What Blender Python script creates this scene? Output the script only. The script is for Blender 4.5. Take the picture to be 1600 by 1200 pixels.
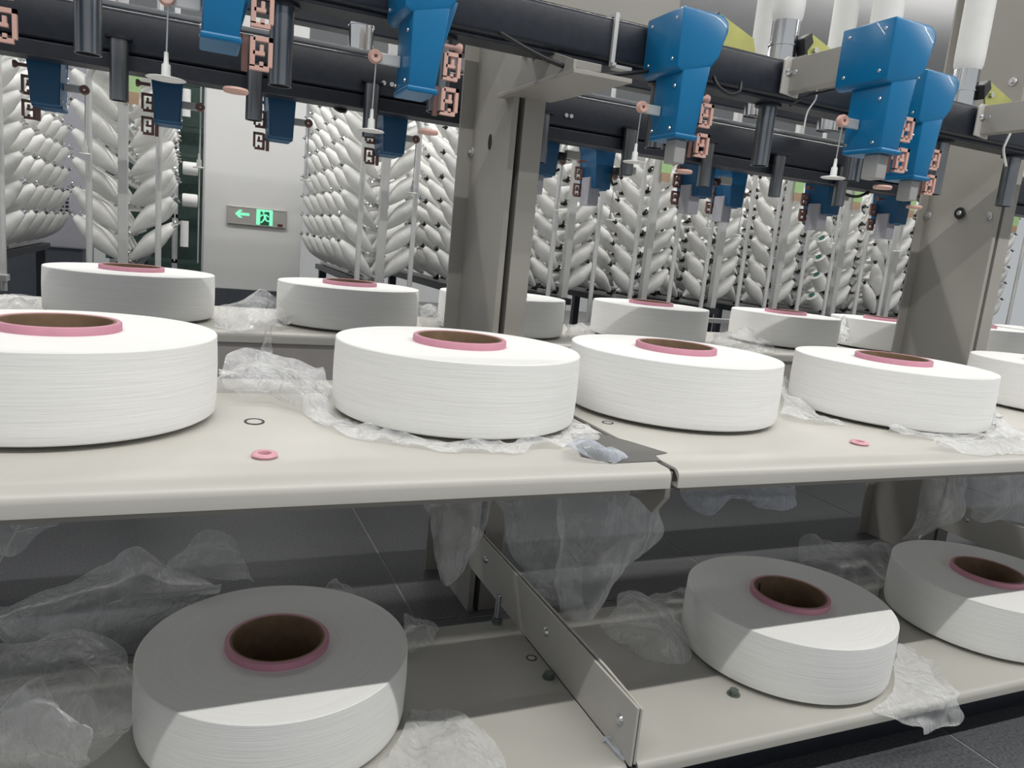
import bpy, bmesh, math, random
from mathutils import Vector, Matrix, noise
random.seed(7)
S = bpy.context.scene
for o in list(bpy.data.objects): bpy.data.objects.remove(o)

# ---------------------------------------------------------------- camera
cam_d = bpy.data.cameras.new('camera'); cam = bpy.data.objects.new('camera', cam_d); S.collection.objects.link(cam)
cam_d.sensor_width = 36; cam_d.lens = 26.4469; cam_d.clip_start = .02; cam_d.clip_end = 100
cam.matrix_world = Matrix(((0.917493, -0.015375, -0.397454, 0.000000), (-0.386433, 0.202219, -0.899876, 0.000000), (0.094208, 0.979220, 0.179594, 0.868000), (0, 0, 0, 1)))
S.camera = cam
# ---------------------------------------------------------------- world, lamps, exposure
W = bpy.data.worlds.new('world'); S.world = W; W.use_nodes = True
bg = W.node_tree.nodes['Background']; bg.inputs[0].default_value = (.93, .97, 1, 1); bg.inputs[1].default_value = .46
def strip(name, loc, sx, sy, power, rx=0.0):
    l = bpy.data.lights.new(name, 'AREA'); l.shape = 'RECTANGLE'; l.size = sx; l.size_y = sy; l.energy = power
    l.color = (1, .985, .955); l.spread = math.radians(170)
    o = bpy.data.objects.new(name, l); S.collection.objects.link(o); o.location = loc; o.rotation_euler = (rx, 0, 0)
strip('aisle_tube_light', (1.9, -.02, 2.6), 6.6, .03, 94)
strip('rear_aisle_tube_light', (1.6, 2.86, 2.9), 7.0, .05, 98)
strip('ceiling_fill_uplight', (1.6, 1.0, 2.6), 9.0, .3, 45, math.pi)  # added upward fill that brightens the ceiling
strip('far_ceiling_fill_uplight', (2.4, 5.6, 2.6), 10.0, .3, 60, math.pi)  # another added upward fill, for the far ceiling
strip('far_aisle_tube_light', (2.4, 5.6, 3.1), 9.0, .06, 90)
strip('distant_tube_light', (2.4, 8.2, 3.1), 9.0, .06, 60)
S.view_settings.view_transform = 'Standard'; S.view_settings.look = 'None'
S.view_settings.exposure = 0.0; S.view_settings.gamma = 1.0; S.view_settings.use_curve_mapping = False

# ---------------------------------------------------------------- materials
def M(name, col, rough=.5, metal=0., var=.06, scale=30., bump=0., bscale=200., spec=.5, coat=0.):
    m = bpy.data.materials.new(name); m.use_nodes = True; n = m.node_tree.nodes; L = m.node_tree.links
    b = n['Principled BSDF']; b.inputs['Roughness'].default_value = rough; b.inputs['Metallic'].default_value = metal
    b.inputs['Specular IOR Level'].default_value = spec; b.inputs['Coat Weight'].default_value = coat
    tc = n.new('ShaderNodeTexCoord'); nz = n.new('ShaderNodeTexNoise'); nz.inputs['Scale'].default_value = scale; nz.inputs['Detail'].default_value = 5
    L.new(tc.outputs['Object'], nz.inputs['Vector'])
    r = n.new('ShaderNodeValToRGB'); r.color_ramp.elements[0].position = .3; r.color_ramp.elements[1].position = .7
    r.color_ramp.elements[0].color = tuple(c*(1-var) for c in col)+(1,); r.color_ramp.elements[1].color = tuple(min(1, c*(1+var)) for c in col)+(1,)
    L.new(nz.outputs['Fac'], r.inputs[0]); L.new(r.outputs[0], b.inputs['Base Color'])
    if bump:
        n2 = n.new('ShaderNodeTexNoise'); n2.inputs['Scale'].default_value = bscale; n2.inputs['Detail'].default_value = 3
        L.new(tc.outputs['Object'], n2.inputs['Vector'])
        bp = n.new('ShaderNodeBump'); bp.inputs['Strength'].default_value = bump; bp.inputs['Distance'].default_value = .002
        L.new(n2.outputs['Fac'], bp.inputs['Height']); L.new(bp.outputs[0], b.inputs['Normal'])
    return m
def yarn_mat(name, col, kz, ka, bump):
    m = bpy.data.materials.new(name); m.use_nodes = True; n = m.node_tree.nodes; L = m.node_tree.links
    b = n['Principled BSDF']; b.inputs['Roughness'].default_value = .62; b.inputs['Specular IOR Level'].default_value = .3
    b.inputs['Sheen Weight'].default_value = .15
    tc = n.new('ShaderNodeTexCoord'); sp = n.new('ShaderNodeSeparateXYZ'); L.new(tc.outputs['Object'], sp.inputs[0])
    ln = n.new('ShaderNodeVectorMath'); ln.operation = 'LENGTH'
    cx = n.new('ShaderNodeCombineXYZ'); L.new(sp.outputs[0], cx.inputs[0]); L.new(sp.outputs[1], cx.inputs[1]); L.new(cx.outputs[0], ln.inputs[0])
    ad = n.new('ShaderNodeMath'); ad.operation = 'ADD'; L.new(sp.outputs[2], ad.inputs[0]); L.new(ln.outputs['Value'], ad.inputs[1])
    mk = n.new('ShaderNodeMath'); mk.operation = 'MULTIPLY'; mk.inputs[1].default_value = kz; L.new(ad.outputs[0], mk.inputs[0])
    c2 = n.new('ShaderNodeCombineXYZ'); L.new(mk.outputs[0], c2.inputs[2])
    for k in (0, 1):
        ma = n.new('ShaderNodeMath'); ma.operation = 'MULTIPLY'; ma.inputs[1].default_value = ka; L.new(sp.outputs[k], ma.inputs[0]); L.new(ma.outputs[0], c2.inputs[k])
    nz = n.new('ShaderNodeTexNoise'); nz.inputs['Scale'].default_value = 1; nz.inputs['Detail'].default_value = 4; nz.inputs['Distortion'].default_value = .35
    L.new(c2.outputs[0], nz.inputs['Vector'])
    r = n.new('ShaderNodeValToRGB'); r.color_ramp.elements[0].position = .28; r.color_ramp.elements[1].position = .6
    r.color_ramp.elements[0].color = tuple(c*.945 for c in col)+(1,); r.color_ramp.elements[1].color = col+(1,)
    L.new(nz.outputs['Fac'], r.inputs[0]); L.new(r.outputs[0], b.inputs['Base Color'])
    bp = n.new('ShaderNodeBump'); bp.inputs['Strength'].default_value = bump; bp.inputs['Distance'].default_value = .0015
    L.new(nz.outputs['Fac'], bp.inputs['Height']); L.new(bp.outputs[0], b.inputs['Normal'])
    return m
def film_mat(name, col, a0, a1):
    m = bpy.data.materials.new(name); m.use_nodes = True; n = m.node_tree.nodes; L = m.node_tree.links
    out = n['Material Output']; b = n['Principled BSDF']; b.inputs['Base Color'].default_value = col+(1,); b.inputs['Roughness'].default_value = .14
    b.inputs['Specular IOR Level'].default_value = .65
    tr = n.new('ShaderNodeBsdfTransparent'); mx = n.new('ShaderNodeMixShader')
    lw = n.new('ShaderNodeLayerWeight'); lw.inputs['Blend'].default_value = .35
    tc = n.new('ShaderNodeTexCoord'); nz = n.new('ShaderNodeTexNoise'); nz.inputs['Scale'].default_value = 22; nz.inputs['Detail'].default_value = 6
    L.new(tc.outputs['Object'], nz.inputs['Vector'])
    mr = n.new('ShaderNodeMapRange'); mr.inputs['From Min'].default_value = .3; mr.inputs['From Max'].default_value = .75
    mr.inputs['To Min'].default_value = 0; mr.inputs['To Max'].default_value = .16; L.new(nz.outputs['Fac'], mr.inputs['Value'])
    m1 = n.new('ShaderNodeMapRange'); m1.inputs['To Min'].default_value = a0; m1.inputs['To Max'].default_value = a1
    L.new(lw.outputs['Facing'], m1.inputs['Value'])
    ad = n.new('ShaderNodeMath'); ad.operation = 'ADD'; ad.use_clamp = True; L.new(m1.outputs[0], ad.inputs[0]); L.new(mr.outputs[0], ad.inputs[1])
    # fine crease lines of crumpled film, highlight streaks put into the opacity
    cm = n.new('ShaderNodeMapping'); cm.inputs['Scale'].default_value = (2.0, .55, .35); cm.inputs['Rotation'].default_value = (.25, .6, .5)
    cn = n.new('ShaderNodeTexNoise'); cn.inputs['Scale'].default_value = 9; cn.inputs['Detail'].default_value = 2
    L.new(tc.outputs['Object'], cn.inputs['Vector'])
    cs = n.new('ShaderNodeVectorMath'); cs.operation = 'SCALE'; cs.inputs['Scale'].default_value = .12; L.new(cn.outputs['Color'], cs.inputs[0])
    cv = n.new('ShaderNodeVectorMath'); cv.operation = 'ADD'; L.new(tc.outputs['Object'], cv.inputs[0]); L.new(cs.outputs[0], cv.inputs[1])
    L.new(cv.outputs[0], cm.inputs['Vector'])
    vo = n.new('ShaderNodeTexVoronoi'); vo.feature = 'DISTANCE_TO_EDGE'; vo.inputs['Scale'].default_value = 26; L.new(cm.outputs[0], vo.inputs['Vector'])
    cr = n.new('ShaderNodeMapRange'); cr.inputs['From Min'].default_value = 0; cr.inputs['From Max'].default_value = .055; cr.inputs['To Min'].default_value = .09; cr.inputs['To Max'].default_value = 0
    L.new(vo.outputs['Distance'], cr.inputs['Value'])
    cl = n.new('ShaderNodeMath'); cl.operation = 'MULTIPLY'; L.new(cr.outputs[0], cl.inputs[0]); L.new(nz.outputs['Fac'], cl.inputs[1])
    a2 = n.new('ShaderNodeMath'); a2.operation = 'ADD'; a2.use_clamp = True; L.new(ad.outputs[0], a2.inputs[0]); L.new(cl.outputs[0], a2.inputs[1])
    L.new(a2.outputs[0], mx.inputs[0]); L.new(tr.outputs[0], mx.inputs[1]); L.new(b.outputs[0], mx.inputs[2]); L.new(mx.outputs[0], out.inputs['Surface'])
    n3 = n.new('ShaderNodeTexNoise'); n3.inputs['Scale'].default_value = 17; n3.inputs['Detail'].default_value = 2.5; n3.inputs['Distortion'].default_value = 1.5
    mp = n.new('ShaderNodeMapping'); mp.inputs['Scale'].default_value = (2.2, 1.2, .45); mp.inputs['Rotation'].default_value = (.2, .25, .5)
    L.new(tc.outputs['Object'], mp.inputs['Vector']); L.new(mp.outputs[0], n3.inputs['Vector'])
    bp = n.new('ShaderNodeBump'); bp.inputs['Strength'].default_value = .9; bp.inputs['Distance'].default_value = .012
    L.new(n3.outputs['Fac'], bp.inputs['Height']); L.new(bp.outputs[0], b.inputs['Normal'])
    return m
def glow(name, col, e):
    m = M(name, col, .4); b = m.node_tree.nodes['Principled BSDF']; b.inputs['Emission Color'].default_value = col+(1,); b.inputs['Emission Strength'].default_value = e
    return m
YARN = yarn_mat('wound_yarn', (.86, .86, .84), 380, 9, .3)
BOB = yarn_mat('bobbin_yarn', (.84, .84, .815), 90, 50, .2)
PINK = M('pink_plastic', (.56, .25, .33), .5, var=.05)
CARD = M('brown_cardboard', (.19, .12, .07), .75, var=.15, scale=40)
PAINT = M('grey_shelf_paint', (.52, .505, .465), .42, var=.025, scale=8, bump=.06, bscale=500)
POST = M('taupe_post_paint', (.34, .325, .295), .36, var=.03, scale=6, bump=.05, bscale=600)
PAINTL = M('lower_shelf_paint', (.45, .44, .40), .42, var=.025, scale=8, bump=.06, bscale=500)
APRON = M('apron_paint', (.50, .47, .45), .45, var=.03)
NAVY = M('dark_navy_paint', (.014, .018, .027), .36, var=.2, scale=60, bump=.15, bscale=700, spec=.45)
BLUE = M('blue_housing_paint', (.003, .145, .33), .3, var=.05, scale=8, coat=.12, spec=.35)
SHADE_BLUE = M('shaded_blue_housing_paint', (.003, .09, .22), .4, var=.05, scale=8)  # housing blue of the back boxes, their shade put into the colour
STEEL = M('brushed_steel', (.66, .66, .66), .3, .85, var=.08, scale=20)
DSTEEL = M('dark_steel_tube', (.24, .25, .265), .26, .9, var=.08, scale=20)
GZINC = M('green_zinc', (.16, .19, .17), .35, .6)
POLE = M('pole_steel', (.66, .66, .65), .3, .45, var=.04)
CHROME = M('chrome', (.82, .82, .83), .1, 1., var=.02)
ZINC = M('yellow_zinc', (.47, .47, .16), .38, .55, var=.1, scale=25)
ALU = M('grey_aluminium', (.60, .60, .59), .42, .35, var=.05)
RINGM = M('pink_ring_plastic', (.66, .34, .39), .45, var=.04)
SALMON = M('salmon_ceramic', (.62, .38, .32), .5, var=.05)
SALMOND = M('brown_guide_ceramic', (.24, .13, .11), .5, var=.08)
BLACK = M('black_plastic', (.012, .012, .014), .45, var=.2)
WHITEP = M('white_plastic', (.78, .78, .76), .4, var=.02)
SLEEVE = M('white_sleeve', (.8, .8, .78), .55, var=.02)
FLOORM = M('dark_floor_tile', (.092, .095, .102), .42, var=.35, scale=160, bump=.15, bscale=300)
GROUT = M('floor_grout', (.26, .26, .26), .8)
WALLM = M('light_wall_paint', (.62, .63, .64), .8, var=.02, scale=3)
CEILM = M('ceiling_paint', (.66, .66, .67), .8, var=.02, scale=3)
PILM = M('white_pillar_paint', (.80, .80, .79), .6, var=.015, scale=2)
DADO = M('slate_dado_paint', (.075, .085, .105), .5, var=.06)
BLOCK = M('grey_block', (.36, .36, .355), .4, .2, var=.04)
LILAC = M('grey_lilac_cabinet', (.42, .42, .47), .45, var=.03)
GREENP = M('pale_green_paper', (.50, .76, .36), .7, var=.03)
TAN = M('tan_card', (.56, .38, .25), .7, var=.05)
TEAL = M('teal_core', (.02, .16, .13), .5)
GREEN_M = M('dark_green_machine', (.03, .06, .05), .5, var=.2)
SIGNM = M('sign_steel', (.50, .48, .45), .35, .3, var=.04)
GLOWG = glow('sign_green_light', (.22, .92, .52), .75)
DARKG = M('sign_dark_green', (.02, .13, .08), .5)
RED = M('sign_dark_red', (.10, .035, .03), .5)
FILM = film_mat('clear_film', (.86, .87, .88), .15, .62)
FILMB = film_mat('bluish_film', (.70, .76, .86), .22, .62)

# ---------------------------------------------------------------- helpers
COL = S.collection
def BM(): return bmesh.new()
def link(name, bm, mat, parent=None, smooth=None):
    bmesh.ops.recalc_face_normals(bm, faces=bm.faces)
    me = bpy.data.meshes.new(name); bm.to_mesh(me); bm.free()
    for m in (mat if isinstance(mat, (list, tuple)) else [mat]): me.materials.append(m)
    if smooth:
        me.polygons.foreach_set('use_smooth', [True]*len(me.polygons))
        if smooth != 'all': me.set_sharp_from_angle(angle=math.radians(smooth))
    o = bpy.data.objects.new(name, me); COL.objects.link(o)
    if parent: o.parent = parent
    return o
def empty(name, loc=(0, 0, 0), rz=0):
    o = bpy.data.objects.new(name, None); o.empty_display_size = .05; COL.objects.link(o); o.location = loc; o.rotation_euler = (0, 0, rz); return o
def tag(o, label, cat, group=None):
    o['label'] = label; o['category'] = cat
    if group: o['group'] = group
    return o
def struct(o): o['kind'] = 'structure'; return o
def stuff(o): o['kind'] = 'stuff'; return o
def box(bm, x0, x1, y0, y1, z0, z1, bev=0., seg=2):
    g = bmesh.ops.create_cube(bm, size=1)['verts']
    for v in g: v.co = Vector(((x0+x1)/2+v.co.x*(x1-x0), (y0+y1)/2+v.co.y*(y1-y0), (z0+z1)/2+v.co.z*(z1-z0)))
    if bev:
        es = list({e for v in g for e in v.link_edges}); bmesh.ops.bevel(bm, geom=es, offset=bev, segments=seg, affect='EDGES', profile=.5)
    return bm
def prism(bm, pts, axis, a, b, bev=0.):
    """extrude a closed 2-D outline along an axis ('x': pts are (y,z); 'y': (x,z); 'z': (x,y))"""
    def P(p, t): return {'x': (t, p[0], p[1]), 'y': (p[0], t, p[1]), 'z': (p[0], p[1], t)}[axis]
    v0 = [bm.verts.new(P(p, a)) for p in pts]; v1 = [bm.verts.new(P(p, b)) for p in pts]
    fs = [bm.faces.new(v0), bm.faces.new(v1[::-1])]; n = len(pts)
    for i in range(n): fs.append(bm.faces.new((v0[i], v0[(i+1) % n], v1[(i+1) % n], v1[i])))
    if bev:
        es = list({e for f in fs for e in f.edges}); bmesh.ops.bevel(bm, geom=es, offset=bev, segments=2, affect='EDGES', profile=.5)
    return bm
def lathe(bm, prof, n=48, c=(0, 0, 0), mi=None):
    """profile of (r, z); closes on itself when first == last"""
    rings = []
    for r, z in prof:
        if r < 1e-6: rings.append([bm.verts.new((c[0], c[1], c[2]+z))])
        else: rings.append([bm.verts.new((c[0]+r*math.cos(2*math.pi*k/n), c[1]+r*math.sin(2*math.pi*k/n), c[2]+z)) for k in range(n)])
    for i in range(len(rings)-1):
        A, B = rings[i], rings[i+1]
        for k in range(n):
            k2 = (k+1) % n
            if len(A) == 1 and len(B) == 1: continue
            f = bm.faces.new((A[0], B[k2], B[k]) if len(A) == 1 else ((A[k], A[k2], B[0]) if len(B) == 1 else (A[k], A[k2], B[k2], B[k])))
            if mi: f.material_index = mi[i]
    return bm
def rod(bm, a, b, r, n=12, r2=None):
    a, b = Vector(a), Vector(b); d = b-a; q = d.to_track_quat('Z', 'Y').to_matrix().to_4x4(); q.translation = (a+b)/2
    bmesh.ops.create_cone(bm, cap_ends=True, segments=n, radius1=r, radius2=r if r2 is None else r2, depth=d.length, matrix=q); return bm
def tube(bm, pts, r, n=8):
    pts = [Vector(p) for p in pts]; rings = []; up = Vector((.3, .5, .8))
    for i, p in enumerate(pts):
        t = (pts[min(i+1, len(pts)-1)]-pts[max(i-1, 0)]).normalized(); u = t.cross(up).normalized(); w = t.cross(u)
        rings.append([bm.verts.new(p+r*(u*math.cos(2*math.pi*k/n)+w*math.sin(2*math.pi*k/n))) for k in range(n)])
    for A, B in zip(rings, rings[1:]):
        for k in range(n): bm.faces.new((A[k], A[(k+1) % n], B[(k+1) % n], B[k]))
    bm.faces.new(rings[0]); bm.faces.new(rings[-1][::-1]); return bm
def spline(pts, n=8):
    P = [Vector(p) for p in pts]; out = []
    for i in range(len(P)-1):
        p0, p1, p2, p3 = P[max(i-1, 0)], P[i], P[i+1], P[min(i+2, len(P)-1)]
        for k in range(n):
            t = k/n; out.append(.5*((2*p1)+(p2-p0)*t+(2*p0-5*p1+4*p2-p3)*t*t+(3*p1-p0-3*p2+p3)*t**3))
    return out+[P[-1]]
def dup(root, loc=None, rz=None, label=None, group=None):
    r = root.copy(); COL.objects.link(r)
    if loc is not None: r.location = loc
    if rz is not None: r.rotation_euler = (0, 0, rz)
    if label: r['label'] = label
    if group: r['group'] = group
    for c in list(root.children):
        k = c.copy(); COL.objects.link(k); k.parent = r
        for g in list(c.children):
            h = g.copy(); COL.objects.link(h); h.parent = k
    return r
def hexbolt(r=.007, h=.006):
    return rod(BM(), (0, 0, 0), (0, 0, h), r, 6)

# ---------------------------------------------------------------- setting
ZU, ZL, ZB = .585, .115, .597
fl = struct(link('floor', box(BM(), -6, 13, -4, 10.2, -.06, -.002), GROUT))
tp = None
for ix in range(-2, 6):
    for iy in range(-1, 6):
        x0 = .497+.907*ix; y0 = .62+.907*iy
        if tp is None:
            tp = link('tile', box(BM(), 0.003, .904, .003, .904, -.002, 0, .0008, 1), FLOORM, fl); t = tp
        else:
            t = tp.copy(); COL.objects.link(t); t.parent = fl
        t.location = (x0, y0, 0)
struct(link('ceiling', box(BM(), -6, 13, -4, 10.2, 3.6, 3.7), CEILM))
struct(link('wall_back', box(BM(), -6, 13, 10, 10.2, 0, 3.6), WALLM))
pl = tag(empty('pillar', (0, 0, 0)), 'square white pillar with dark slate base carrying the exit sign', 'pillar')
link('shaft', box(BM(), .075, .603, 4.6, 5.15, .475, 3.6, .006), PILM, pl)
link('dado', box(BM(), .079, .599, 4.604, 5.146, 0, .475, .002), DADO, pl)
# exit sign
sg = tag(empty('exit_sign', (.354, 4.6, .893)), 'slim steel exit sign with glowing green arrow and running figure', 'sign')
link('housing', box(BM(), -.16, .16, -.02, 0, -.052, .052, .004), SIGNM, sg)
link('bezel', prism(prism(BM(), [(-.155, -.047), (.155, -.047), (.155, -.0445), (-.155, -.0445)], 'y', -.0225, -.019), [(-.155, .0445), (.155, .0445), (.155, .047), (-.155, .047)], 'y', -.0225, -.019), ALU, sg)
link('arrow', prism(BM(), [(-.118, .008), (-.095, .030), (-.078, .030), (-.093, .015), (-.042, .015), (-.042, .001), (-.093, .001), (-.078, -.013), (-.095, -.013)], 'y', -.0225, -.0195), GLOWG, sg)
link('lit_panel', box(BM(), -.004, .084, -.022, -.0195, -.042, .044), GLOWG, sg)
link('doorway', box(BM(), .017, .066, -.0228, -.0215, -.042, .033), DARKG, sg)
man = BM()
def limb(a, b, w):
    a = Vector(a); b = Vector(b); d = (b-a).normalized(); nrm = Vector((-d.y, d.x))*w
    prism(man, [tuple(a-nrm), tuple(b-nrm), tuple(b+nrm), tuple(a+nrm)], 'y', -.0242, -.0226)
limb((.041, .018), (.043, -.006), .0065); limb((.041, .017), (.025, .014), .003); limb((.025, .014), (.020, .004), .003)
limb((.045, .017), (.055, .012), .003); limb((.055, .012), (.062, .004), .003)
limb((.040, -.004), (.033, -.018), .004); limb((.033, -.018), (.020, -.030), .0035)
limb((.045, -.006), (.053, -.017), .004); limb((.053, -.017), (.067, -.018), .0035)
prism(man, [(.034+.0055*math.cos(a), .028+.0055*math.sin(a)) for a in [2*math.pi*k/12 for k in range(12)]], 'y', -.0242, -.0226)
link('running_figure', man, GLOWG, sg)
link('indicator', box(BM(), .112, .140, -.0222, -.0195, -.044, -.028), RED, sg)

# ---------------------------------------------------------------- shelves
def shelf(name, x0, x1, y0, y1, z, label, lip=.026, mirror=False, group=None):
    r = tag(empty(name, ((x0+x1)/2, (y0+y1)/2, z)), label, 'shelf', group)
    out = [(y1, 0), (y0+.012, 0)]+[(y0+.012-.012*math.sin(a), -.012+.012*math.cos(a)) for a in (.4, .8, 1.2, 1.57)]
    out += [(y0, -lip), (y0+.02, -lip), (y0+.02, -lip+.003), (y0+.0035, -lip+.003), (y0+.0035, -.0125), (y0+.013, -.0035), (y1-.003, -.0035), (y1-.003, -.02), (y1, -.02)]
    cy = (y0+y1)/2
    pts = [(p[0]-cy, p[1]) for p in out]
    if mirror: pts = [(-p[0], p[1]) for p in pts]
    h = (x1-x0)/2
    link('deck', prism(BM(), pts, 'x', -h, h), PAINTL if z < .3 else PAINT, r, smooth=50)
    return r
A = shelf('steel_shelf', -1.05, .6185, .826, 1.30, ZU, 'long grey upper shelf with pink ring beside a slot hole')
Bs = shelf('steel_shelf', .6315, 2.215, .826, 1.30, ZU, 'grey upper shelf with half hidden pink ring near its lip')
Cs = shelf('steel_shelf', 2.225, 3.8, .826, 1.30, ZU, 'grey upper shelf past the wide bolted post')
shelf('steel_shelf', -1.05, .6185, 2.06-.10, 2.53, ZB, 'grey back shelf under the two spools by the pillar')
shelf('steel_shelf', .6315, 2.215, 2.06-.10, 2.53, ZB, 'grey back shelf between the two taupe posts')
shelf('steel_shelf', 2.225, 3.8, 2.06-.10, 2.53, ZB, 'grey back shelf past the wide bolted post')
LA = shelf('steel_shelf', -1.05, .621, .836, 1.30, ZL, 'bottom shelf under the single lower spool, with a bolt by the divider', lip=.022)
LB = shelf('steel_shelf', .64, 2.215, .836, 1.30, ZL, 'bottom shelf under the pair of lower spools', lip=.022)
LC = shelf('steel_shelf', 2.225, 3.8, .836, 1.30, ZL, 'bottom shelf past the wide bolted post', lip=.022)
for r_ in [o for o in list(COL.objects) if o.get('category') == 'shelf' and abs(o.location.z-ZB) < .001]:
    link('apron', box(BM(), -.78, .78, -.272, -.268, -.21, -.02), APRON, r_)
for r, xs in ((A, (-1.04, .585)), (Bs, (.67, 2.2)), (Cs, (2.24, 3.79))):
    link('support_rail', box(BM(), xs[0]-r.location.x, xs[1]-r.location.x, .87-1.063, .90-1.063, -.048, -.004), POST, r)
def hole(par, x, y, z, rx, ry):
    bm = BM(); lathe(bm, [(0, .0005), (.84, .0005), (.86, .0008), (1.12, .0009), (1.14, 0)], 24, mi=[1, 0, 0, 0])
    for v in bm.verts: v.co.x *= rx; v.co.y *= ry
    o = link('slot_hole', bm, [BLACK, PAINT], par); o.location = (x-par.location.x, y-par.location.y, z-par.location.z); return o
hole(A, .091, 1.108, ZU, .0125, .016); hole(A, .598, 1.063, ZU, .009, .009)
hole(Bs, .668, 1.09, ZU, .009, .009); hole(Bs, 1.162, 1.109, ZU, .012, .014); hole(LA, .602, 1.151, ZL, .009, .009)
tray = tag(empty('centre_rail', (.6, 1.56, .57)), 'taupe rail widened to block rear light between the front and back upper shelves', 'rail')  # rail plate widened to the front shelf to shut out rear lamp light
link('top_plate', box(BM(), -1.6, -.005, -.2585, -.06, -.004, 0), POST, tray); link('top_plate', box(BM(), .10, 1.59, -.2585, -.06, -.004, 0), POST, tray); link('top_plate', box(BM(), 1.69, 3.2, -.2585, -.06, -.004, 0), POST, tray)
link('front_flange', box(BM(), -1.6, 3.2, -.2585, -.254, -.05, 0), POST, tray)
joint_patch = tag(link('dark_patch', prism(BM(), [p[:2] for p in ((.560, 1.02, 0), (.612, 1.02, 0), (.640, .965, 0), (.664, .905, 0), (.636, .896, 0), (.628, .868, 0), (.545, .864, 0), (.515, .90, 0))], 'z', ZU+.0004, ZU+.0014), M('dark_grey_patch', (.12, .118, .11), .6), None), 'thin dark grey patch over the shelf joint under bluish film', 'patch')  # thin flat dark grey patch just above the shelf top, across the joint
for x0, x1, lb in ((-1.05, .62, 'dark skirting under the single lower spool shelf'), (.64, 2.21, 'dark skirting under the shelf of two lower spools'), (2.225, 3.8, 'dark skirting under the bottom shelf past the bolted post')):
    k = tag(empty('base_rail', ((x0+x1)/2, 1.1, 0)), lb, 'base'); h = (x1-x0)/2
    link('front_board', box(BM(), -h, h, -.20, -.185, 0, .092, .002), NAVY, k)
    link('rear_board', box(BM(), -h, h, .15, .165, 0, .092, .002), NAVY, k)
# shelf joint brackets
def joint_bracket(x, label):
    r = tag(empty('shelf_bracket', (x, 1.1, .57)), label, 'bracket')
    link('web', prism(BM(), [(-.262, .009), (-.262, -.03), (-.235, -.062), (-.20, -.052), (.3, -.10), (.42, -.10), (.42, -.035), (.19, -.024), (.19, -.002), (-.25, .006)], 'x', -.0045, .0045, .001), POST, r)
    link('flange', box(BM(), -.03, -.0048, -.22, .40, -.036, -.031), POST, r)
joint_bracket(.625, 'taupe bracket under the joint of two upper shelves'); joint_bracket(2.22, 'taupe bracket under the upper shelf at the wide bolted post')
# divider
def divider(x, label):
    r = tag(empty('divider_plate', (x, 1.2, ZL)), label, 'divider')
    a = link('plate', prism(BM(), [(-.364, .0), (-.364, .098), (.36, .098), (.36, 0)], 'x', -.0075, -.003, .0008), PAINT, r)
    b = link('plate', prism(BM(), [(-.362, .0), (-.362, .094), (-.25, .099), (.36, .098), (.36, 0)], 'x', .001, .005, .0008), PAINT, r)
    for y, z in ((.875, .054), (1.142, .056), (1.459, .06)):
        s = link('screw_head', lathe(BM(), [(0, 0.006), (.005, .006), (.0085, .003), (.009, 0)], 12), STEEL, r, 40); s.location = (-.0076, y-1.2, z); s.rotation_euler = (0, -math.pi/2, 0)
    return r
divider(.630, 'upright grey divider plate between the two bottom shelves'); divider(2.2195, 'upright grey divider plate below the wide bolted post')

# ---------------------------------------------------------------- posts
def post(x, y0, y1, z1, label, bolts, slot):
    r = tag(empty('frame_post', (x, (y0+y1)/2, 0)), label, 'post'); h = (y1-y0)/2
    # channel: web on the -x side, flanges folded towards +x; a second channel back to back behind a slit
    link('channel', prism(BM(), [(0, -h), (.014, -h), (.014, -h+.004), (.004, -h+.004), (.004, h-.004), (.014, h-.004), (.014, h), (0, h)], 'z', 0, z1, .0008), POST, r)
    link('channel', prism(BM(), [(.076, -h), (.028, -h), (.028, h), (.076, h), (.076, h-.004), (.032, h-.004), (.032, -h+.004), (.076, -h+.004)], 'z', 0, z1, .0008), POST, r)
    link('filler', box(BM(), .012, .030, -h+.03, h-.03, 0, z1), BLACK, r)
    link('fin', box(BM(), -.034, .0, h-.006, h, 0, z1), POST, r)
    for y, z in bolts:
        b = link('bolt', lathe(lathe(BM(), [(0, .0035), (.011, .0035), (.0125, .002), (.0125, 0)], 16), [(0, .010), (.006, .010), (.007, .008), (.007, .003)], 6), STEEL, r, 40)
        b.location = (-.0005, y-(y0+y1)/2, z); b.rotation_euler = (0, -math.pi/2, 0)
    if slot:
        bm = lathe(BM(), [(0, .0008), (1, .0008), (1.08, .0012), (1.1, 0)], 18)
        for v in bm.verts: v.co.x *= .016; v.co.y *= .009
        s = link('slot_hole', bm, BLACK, r); s.location = (-.0004, slot[0]-(y0+y1)/2, slot[1]); s.rotation_euler = (0, -math.pi/2, 0)
    return r
P1 = post(.626, 1.553, 1.80, 2.3, 'taupe steel post rising between the two central spools', [(0.626, 1.787, 1.082)[1:]], (0.626, 1.670, 1.095)[1:])
P2 = post(2.2, 1.553, 1.80, 2.5, 'wide taupe steel post with three bolts across its flat face', [(1.785, 1.092), (1.579, 1.09), (2.200, 1.588, 1.475)[1:]], None)
eye = link('eye_bolt', lathe(BM(), [(.010, 0), (.016, 0), (.018, .004), (.016, .008), (.010, .008), (.010, 0)], 20), BLACK, P2, 40); eye.location = (-.0005, 1.672-1.6765, 1.099); eye.rotation_euler = (0, -math.pi/2, 0)
g2 = link('eye_bolt_core', lathe(BM(), [(0, .011), (.006, .011), (.0085, .008), (.0085, 0)], 12), STEEL, P2, 40); g2.location = (-.0005, 1.672-1.6765, 1.099); g2.rotation_euler = (0, -math.pi/2, 0)
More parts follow.
